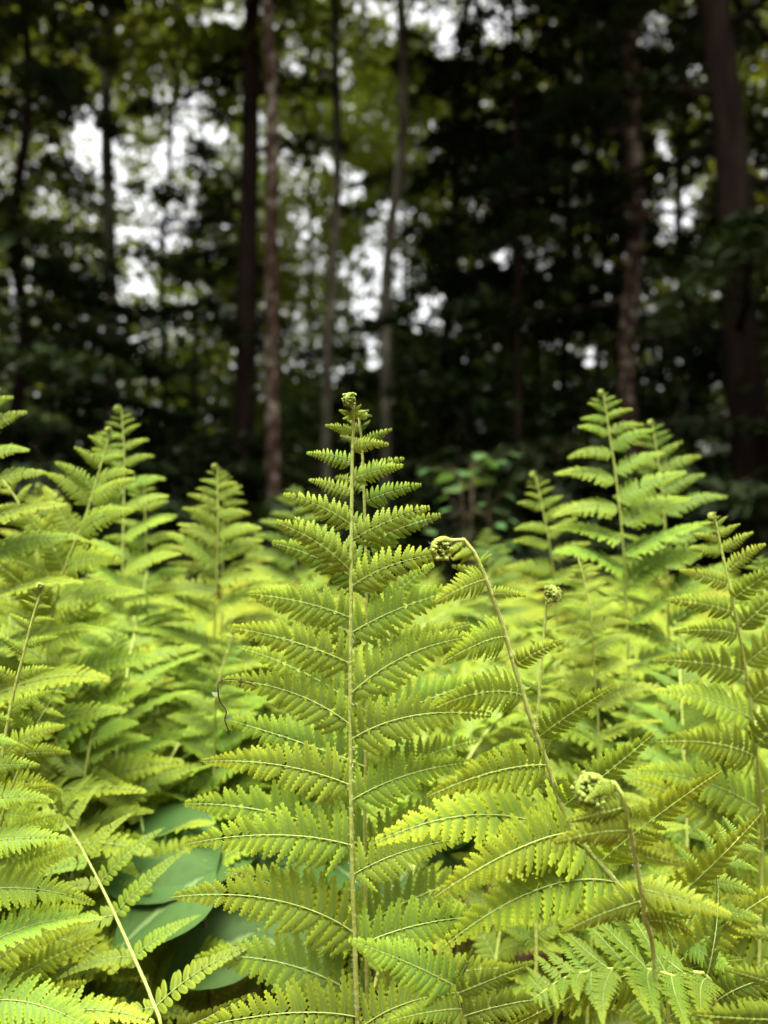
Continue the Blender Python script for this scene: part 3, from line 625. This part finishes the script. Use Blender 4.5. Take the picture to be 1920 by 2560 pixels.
# the leaning hairy frond on the right, seen from behind
NR = Vector((-.25, -.55, .80))
frond('leaning hairy frond with a fuzzy coiled tip, arching over beside the upright pair', None,
      px_stem([(1122, 1352, .418), (1160, 1350, .42), (1188, 1388, .422), (1225, 1475, .425), (1258, 1570, .428), (1290, 1680, .43), (1325, 1790, .432), (1365, 1900, .435), (1430, 2070, .44), (1550, 2220, .45), (1690, 2420, .46)], .05, .03), NR, 2, .4, up=.3, split=True, seed=3, hair=1500, r0=.0024, tone=(1.1, 1.06, .9, 1),
      croz=.0062, croz_dir=(-.9, -.2, -.5), skip_auto=True, overrides=[
      ((1165, 1355), (1120, 1392), -.006, 0, 0), ((1175, 1368), (1132, 1400), -.01, 0, 0), ((1182, 1380), (1150, 1412), .0, 0, 0), ((1195, 1410), (1222, 1378), 0, 0, 0), ((1200, 1420), (1230, 1385), 0, .1, 0),
      ((1205, 1440), (1130, 1415), -.005, .2, 0), ((1222, 1465), (1085, 1508), -.03, .5, .1), ((1235, 1500), (1315, 1490), -.006, .3, 0), ((1255, 1580), (1108, 1660), -.04, .6, .1), ((1290, 1672), (1412, 1600), -.01, .5, 0),
      ((1308, 1750), (1070, 1776), -.03, .8, .1), ((1345, 1845), (1540, 1717), -.012, .8, 0), ((1362, 1918), (1062, 1994), -.045, 1, .1), ((1410, 2010), (1640, 1822), -.01, .9, 0),
      ((1425, 2080), (1080, 2246), -.05, 1, .1), ((1490, 2150), (1805, 1925), -.01, 1, 0), ((1535, 2215), (1092, 2380), -.05, 1, .1), ((1610, 2310), (1905, 2030), -.01, 1, 0),
      ((1470, 2130), (928, 2112), -.045, 1, .2), ((1685, 2412), (1270, 2570), -.04, 1, .1), ((1680, 2400), (1990, 2200), 0, 1, 0)])
frond('young nodding frond with a fat woolly coil, rising in front of the leaning hairy frond', None,
      px_stem([(1500, 1950, .372), (1545, 1965, .37), (1568, 2040, .372), (1590, 2150, .378), (1612, 2290, .385), (1640, 2480, .40)], .02, .03), Vector((.1, -.6, .7)), 2, .26, up=.3, split=True, seed=4, hair=500, r0=.0020,
      croz=.0075, croz_dir=(-.8, -.3, -.4), skip_auto=True, overrides=[
      ((1545, 1965), (1470, 2000), -.01, .0, 0), ((1552, 1980), (1625, 2010), -.01, .1, 0), ((1560, 2010), (1420, 2055), -.01, .2, 0), ((1568, 2040), (1640, 2080), -.02, .2, 0), ((1575, 2085), (1385, 2105), -.012, .4, .1), ((1585, 2130), (1730, 2165), -.02, .5, .1),
      ((1600, 2220), (1830, 2290), -.02, .7, .2), ((1605, 2240), (1400, 2330), -.01, .7, .2), ((1615, 2300), (1760, 2360), -.03, .7, .2)])
frond('thin pale young stem with a small round coiled tip beside the leaning hairy frond', None,
      px_stem([(1368, 1485, .535), (1362, 1560, .535), (1350, 1700, .535), (1342, 1900, .54), (1340, 2100, .55)], .0, .02), TOCAM, 2, .3, up=.2, split=True, seed=5, hair=200, r0=.0019, croz=.0062, croz_dir=(.3, -.9, -.3), sparse=1.9, wid=.45, q_bias=-.3, min_x=.06)
frond('low frond whose row of bright teeth points across the stems of the upright pair', None,
      px_stem([(1136, 2464, .4155), (1141, 2480, .416), (1160, 2560, .42), (1180, 2750, .43)], .02, .03), Vector((0, -.5, .8)), 2, .2, split=True, seed=7, skip_auto=True, overrides=[
      ((1138, 2470), (868, 2348), -.01, .9, .1), ((1142, 2480), (1340, 2400), .0, .9, .1), ((1150, 2520), (960, 2560), -.02, .9, .2), ((1155, 2540), (1420, 2490), -.01, 1, .2), ((1160, 2590), (930, 2680), -.02, 1, .2), ((1128, 2450), (1180, 2370), .005, .6, 0)])
frond('frond with one small curled leaflet reaching in low beside the wide flat frond', None,
      px_stem([(1995, 2330, .37), (1968, 2450, .37), (1945, 2600, .375), (1935, 2800, .38)], .02, .02), Vector((-.2, -.6, .7)), 2, .2, split=True, seed=8, skip_auto=True, overrides=[
      ((1950, 2560), (1732, 2532), -.01, .5, .1), ((1965, 2470), (1810, 2420), .0, .5, .1), ((1985, 2370), (1850, 2330), 0, .4, .1), ((1940, 2650), (1700, 2680), -.01, .8, .1)])
# the yellowish smooth frond lying low at the left, seen from above
UPN = Vector((.1, -.45, .88))
frond('yellowish arching frond with rounded smooth-edged leaflets lying low over broad leaves', None,
      px_stem([(118, 1985, .60), (139, 2020, .595), (198, 2110, .58), (270, 2250, .555), (338, 2400, .53), (380, 2500, .51), (410, 2620, .50)], .03, .03), UPN, 2, .3, split=True, seed=6, style='round', leaf='fern', r0=.0016, skip_auto=True, stem_mat='rachis', overrides=[
      ((150, 2038), (232, 1935), .01, 1), ((155, 2050), (20, 2075), -.01, 1), ((132, 2010), (170, 1940), 0, 1), ((130, 2008), (20, 1990), 0, 1), ((130, 2005), (112, 1960), 0, 1), ((128, 2005), (60, 2010), 0, 1), ((145, 2030), (150, 1958), 0, 1), ((145, 2030), (30, 2055), 0, 1), ((173, 2068), (254, 1957), .02, 1), ((165, 2060), (70, 2090), 0, 1), ((215, 2140), (338, 2030), .02, 1), ((190, 2100), (48, 2160), -.01, 1), ((253, 2205), (414, 2068), .02, 1), ((220, 2160), (55, 2208), -.01, 1),
      ((245, 2205), (95, 2250), -.01, 1), ((287, 2280), (470, 2122), .02, 1), ((285, 2288), (72, 2376), -.015, 1), ((342, 2385), (505, 2286), .015, 1), ((325, 2388), (140, 2450), -.015, 1), ((388, 2525), (646, 2358), .02, 1), ((380, 2525), (200, 2580), -.02, 1), ((405, 2600), (640, 2480), .01, 1)])

# ------------------------------------------------------------------ ferns: single fronds that stand out (tip first: photo pixel and distance)
SOLO = [
 ('tall thin frond crossing behind the bigger leaning frond, small coiled tip against dark wood', [(303, 1025, .80), (306, 1060, .80), (311, 1150, .80), (309, 1270, .80), (305, 1480, .80), (300, 1800, .82)], TOCAM, 1, dict(wid=.85, croz=.004, up=.72, angle=16, sparse=.82)),
 ('broad leaning frond whose stem slants up towards the thin frond with coiled tip', [(278, 1078, .68), (262, 1130, .68), (217, 1280, .68), (170, 1400, .68), (135, 1520, .69), (115, 1700, .70)], Vector((-.1, -1, .25)), 1, dict(up=.45, wid=1.0, croz=.003)),
 ('slender frond with a knobbly tip standing right of the broad leaning frond', [(361, 1200, .85), (363, 1300, .85), (368, 1450, .86), (372, 1700, .88)], TOCAM, 1, dict(up=.72, angle=16, sparse=.82, wid=.95, croz=.004)),
 ('narrow spire-like frond with two close stems, standing alone before the dark wood', [(543, 1168, .78), (545, 1300, .78), (540, 1500, .79), (530, 1800, .80)], TOCAM, 1, dict(up=.72, angle=16, sparse=.82, wid=.95, croz=.003)),
 ('second stem close behind the narrow spire-like frond', [(560, 1186, .84), (558, 1300, .84), (556, 1500, .85), (552, 1800, .86)], TOCAM, 1, dict(up=.72, angle=16, sparse=.82, wid=.95)),
 ('small pale tip peeping out behind the broad leaning frond', [(104, 1218, 1.0), (97, 1300, 1.0), (92, 1500, 1.0), (90, 1700, 1.0)], TOCAM, 1, dict(up=.72, angle=16, sparse=.82, croz=.004)),
 ('short pale tip close beside the small tip behind the broad leaning frond', [(147, 1236, 1.05), (140, 1320, 1.05), (136, 1500, 1.05), (134, 1700, 1.05)], TOCAM, 1, dict(up=.72, angle=16, sparse=.82, croz=.004)),
 ('tall frond at the edge of the patch, only its long leaflet tips showing', [(-62, 920, .62), (-60, 1100, .62), (-58, 1300, .62), (-50, 1600, .63)], TOCAM, 1, dict(up=.72, angle=16, sparse=.82)),
 ('bent frond tip nodding outward beside the broad leaning frond', [(2, 1195, .70), (30, 1230, .70), (62, 1290, .70), (105, 1400, .71), (140, 1600, .72)], Vector((.1, -1, .3)), 1, dict(up=.4, croz=.004, wid=.8)),
 ('upright frond half hidden behind the sharp pair', [(733, 1214, 1.02), (736, 1320, 1.02), (740, 1500, 1.03), (742, 1700, 1.05)], TOCAM, 1, dict(up=.72, angle=16, sparse=.82)),
 ('tallest far frond with long level leaflets before the dark wood', [(1508, 983, .76), (1520, 1060, .76), (1538, 1180, .76), (1555, 1330, .76), (1565, 1500, .77), (1575, 1800, .78)], TOCAM, 1, dict(up=.72, angle=16, wid=1.02, croz=.0035, sparse=.8)),
 ('tall frond close beside the tallest far frond, a little lower', [(1630, 1058, .82), (1645, 1150, .82), (1660, 1280, .82), (1668, 1450, .82), (1672, 1700, .84)], TOCAM, 1, dict(up=.72, angle=16, sparse=.82, wid=1.0, croz=.0035)),
 ('slim curled frond in front of the round-leaved shrub', [(1338, 1188, .86), (1352, 1250, .86), (1372, 1350, .86), (1388, 1480, .87), (1395, 1700, .88)], TOCAM, 1, dict(up=.72, angle=16, sparse=.82, wid=.85, croz=.004)),
 ('lanky frond with a long pale stem slanting beside the young nodding one', [(1786, 1292, .56), (1805, 1380, .56), (1835, 1520, .56), (1868, 1700, .57), (1893, 1900, .58), (1905, 2150, .60)], Vector((-.15, -1, .2)), 2, dict(up=.3, croz=.0035, split=True, hair=200)),
 ('thin bare-tipped frond between the small coiled stem and the tallest far frond', [(1444, 1392, .64), (1460, 1450, .64), (1476, 1540, .64), (1486, 1680, .65), (1495, 1900, .66)], TOCAM, 1, dict(up=.72, angle=16, sparse=.82, wid=.75, croz=.002)),
 ('low pale tip behind the fuzzy coiled tip of the leaning frond', [(1216, 1322, 1.15), (1222, 1400, 1.15), (1226, 1600, 1.15)], TOCAM, 1, dict(up=.72, angle=16, sparse=.82)),
 ('small slanting young frond left of the sharp pair', [(585, 1580, .70), (565, 1640, .70), (545, 1720, .70), (535, 1900, .72)], TOCAM, 1, dict(up=.72, angle=16, sparse=.82, wid=.8, croz=.002, jit=1.4)),
 ('leaning young frond with curled leaflets overlapping the broad leaning one', [(108, 1470, .50), (85, 1535, .50), (58, 1640, .50), (28, 1760, .50), (5, 1900, .50), (-15, 2150, .51)], Vector((.25, -.9, .35)), 2, dict(up=.25, wid=.62, croz=.0028, q_bias=-.12, split=True, hair=200, tone=(1.18, 1.14, 1, 1))),
 ('stiff frond slanting below the leaning young frond', [(150, 1712, .52), (125, 1755, .52), (84, 1826, .52), (42, 1936, .52), (10, 2030, .525), (-20, 2200, .53)], Vector((.25, -.8, .5)), 2, dict(up=.3, wid=.85, q_bias=-.05, split=True, tone=(1.1, 1.08, 1, 1))),
 ('frond rooted beyond the clearing edge, its pointed leaflets reaching in over the yellowish one', [(-70, 1700, .46), (-60, 1900, .46), (-50, 2150, .46), (-45, 2450, .46), (-45, 2700, .47)], Vector((.2, -.7, .6)), 2, dict(up=.55, angle=-8, split=True)),
 ('bent frond hanging its leaflets in the gap before the narrow spire-like frond', [(360, 1930, .80), (345, 1850, .80), (330, 1800, .82), (305, 1720, .84), (290, 1760, .86), (285, 1950, .88)], Vector((-.2, -.6, .6)), 1, dict(up=.4, wid=.8)),
 ('wide frond spreading flat below the leaning hairy one', [(1330, 2500, .40), (1420, 2440, .405), (1560, 2420, .41), (1680, 2440, .42), (1790, 2520, .43)], Vector((-.1, -.35, .9)), 2, dict(up=.3, split=True, blade=.14, wid=1.5)),
 ('lush frond leaning outward past the young nodding one', [(1880, 2050, .46), (1820, 2130, .46), (1750, 2240, .462), (1700, 2360, .465), (1670, 2520, .47)], Vector((-.1, -.5, .8)), 2, dict(up=.3, split=True, wid=.9)),
 ('ragged little frond sticking up in the gap right of the small coiled stem', [(1560, 1665, .74), (1580, 1740, .74), (1590, 1830, .745), (1595, 2000, .76)], TOCAM, 1, dict(up=.72, angle=16, sparse=.82, wid=.7)),
 ('broad frond behind the lanky pale-stemmed one', [(1900, 1390, .74), (1915, 1480, .74), (1925, 1620, .75), (1930, 1900, .76)], TOCAM, 1, dict(up=.72, angle=16, sparse=.82)),
 ('low frond below the small slanting young frond', [(470, 1660, .78), (500, 1720, .78), (530, 1800, .79), (545, 1950, .80)], Vector((0, -.6, .7)), 1, dict(up=.5)),
]
for k, (lab, pts, Nv, det, kw) in enumerate(SOLO):
    frond(lab, None, px_stem(pts, random.Random(k).uniform(-.03, .03), .03), Nv, det, seed=100 + k, **kw)

def vine():
    W = [at(*p) for p in [(640, 1716, .445), (600, 1702, .44), (566, 1698, .437), (547, 1706, .436), (545, 1730, .436), (551, 1756, .438), (566, 1778, .44), (562, 1800, .442), (575, 1835, .45)]]
    cv = spline(W, 40); base = cv[-1]; root = empty('twining_vine', base); tag(root, 'thin dark vine tendril curling round a leaflet tip of the upright pair', 'vine')
    v, f = tube([c - base for c in cv], [.0004] * 40, 5); link('stem', make_mesh('vine_mesh', v, f, ['twig']), root)
    me = make_mesh('vine_leaf_mesh', [Vector((0, 0, 0)), Vector((.4, .3, 0)), Vector((1, 0, -.1)), Vector((.4, -.3, 0))], [(0, 3, 2, 1)], ['shrub'])
    for k in (20, 25, 30, 36):
        X = Vector((random.uniform(-1, 1), random.uniform(-.3, .3), random.uniform(-.6, .4)))
        link('leaf', me, root, Matrix.Translation(cv[k] - base) @ basis(X, Vector((.2, -.8, .4)), 1).to_4x4() @ Matrix.Scale(.005, 4))
vine()

# ------------------------------------------------------------------ ferns: the rest of the patch
def random_stem(rg, tip, Nh, lean):
    """a frond that rises from the ground and arches away from the side it faces"""
    h = tip.z; b = Vector((tip.x + Nh.x * lean * h, tip.y + Nh.y * lean * h, 0))
    m1 = Vector((b.x - Nh.x * lean * h * .12, b.y - Nh.y * lean * h * .12, h * .4)); m2 = Vector((b.x - Nh.x * lean * h * .45, b.y - Nh.y * lean * h * .45, h * .77))
    return [b, m1, m2, tip]
rg = random.Random(21); cnt = 0; tries = 0
ML = 'arching bright green frond in the dense fern patch around the sharp pair'; MG = 'fern fronds filling the middle of the patch'
while cnt < 85 and tries < 4000:
    tries += 1
    d = rg.uniform(.66, 1.45); px = rg.uniform(-150, 2070); py = rg.uniform(1400, 2100)
    if d > .95 and py > 1850: continue
    tip = at(px, py, d)
    if not (.24 < tip.z < .60): continue
    if 430 < px < 1330 and (d < .85 or (py > 1650 and d < 1.1)): continue
    if 180 < px < 900 and py > 1750 and rg.random() < .75: continue     # keep the gap with the broad leaves
    if px < 700 and py > 1650 and d < 1.0: continue
    az = rg.gauss(0, .9); Nh = Vector((math.sin(az), -math.cos(az), 0)); lean = rg.uniform(.15, .8)
    if tip.y + Nh.y * lean * tip.z < .66: lean = max(.05, (tip.y - .66) / (tip.z * max(-Nh.y, .1)))
    old = py > 1750 and rg.random() < .3
    frond('yellowing older frond low in the shade of the fern patch' if old else ML, 'yellowing fronds low in the patch' if old else MG, random_stem(rg, tip, Nh, lean), (Nh + Vector((0, 0, .3 + lean))).normalized(), 2 if d < .95 else 1, None, extent=rg.uniform(.62, .8), sparse=.88, up=rg.uniform(.3, .7), seed=300 + cnt, wid=rg.uniform(.85, 1.1), leaf='fern_yellow' if old else 'fern', jit=1.2, croz=.003 if rg.random() < .3 else None, angle=rg.uniform(15, 30), stem_mat='rachis')
    cnt += 1

def frond_mesh(seed):
    """a whole far frond as one mesh, 0.55 m tall, facing -Y"""
    rg = random.Random(seed); lean = rg.uniform(.15, .7)
    st = random_stem(rg, Vector((rg.gauss(0, .04), 0, .55)), Vector((0, -1, 0)), lean); off = Vector((st[0].x, st[0].y, 0)); cv = spline([p - off for p in st], 40); n = 40
    T = sum((cv[i + 1] - cv[i]).length for i in range(n - 1)); B = T * rg.uniform(.65, .8); Nv = Vector((0, -1, .3 + lean)).normalized()
    V, Fc = tube(cv, [.0022 * (1 - .75 * i / 39) for i in range(40)], 4); Vn = [np.array([tuple(v) for v in V])]; Fl = [tuple(f) for f in Fc]; A = [np.full(len(V), .3)]; Mi = [1] * len(Fc); o = len(V); x = .006
    while x < .985:
        for side in (1, -1):
            f = 1 - x * B / T; i = int(f * 39); t = (cv[min(i + 1, 39)] - cv[max(i - 1, 0)]).normalized(); nn = (Nv - t * Nv.dot(t)).normalized(); sv = t.cross(nn)
            an = math.radians(rg.gauss(22, 7)); X = sv * side * math.cos(an) + t * math.sin(an) + nn * rg.gauss(.1, .14); ku = rg.uniform(.1, .5)
            m = pmat(cv[i], X, nn * (1 - ku) + Vector((0, 0, 1)) * ku, blade_len(x) * B * rg.uniform(.9, 1.1), side, Vector((0, 0, 0)))
            v, fc, a = raw(min(1, (x / .36) ** .7), side, rg.randrange(4)); mm = np.array(m); Vn.append(v @ mm[:3, :3].T + mm[:3, 3]); Fl += [tuple(q + o) for q in fc]; A.append(a); Mi += [0] * len(fc); o += len(v)
        x += lerp_tab(x, GAP) * rg.uniform(.9, 1.1)
    return make_mesh('far_frond_mesh', np.concatenate(Vn), Fl, ['fern_far', 'rachis'], np.concatenate(A), Mi)
FM = [frond_mesh(900 + i) for i in range(9)]
rg = random.Random(33); cnt = 0
while cnt < 230:
    d = rg.uniform(1.3, 3.6) ; px = rg.uniform(-250, 2170); x = (px - 960) / F * d
    h = rg.uniform(.38, .60); 
    if d > 2.8 and 900 < px: h *= .8
    o = link('fern_frond', FM[rg.randrange(9)]); o.location = (x, d, -.01); o.rotation_euler = (0, 0, rg.gauss(0, 1.0)); o.scale = (h / .55,) * 3; o.color = frond_tone(rg)
    tag(o, 'small blurred frond at the far side of the fern patch', 'fern', 'far fronds of the patch'); cnt += 1
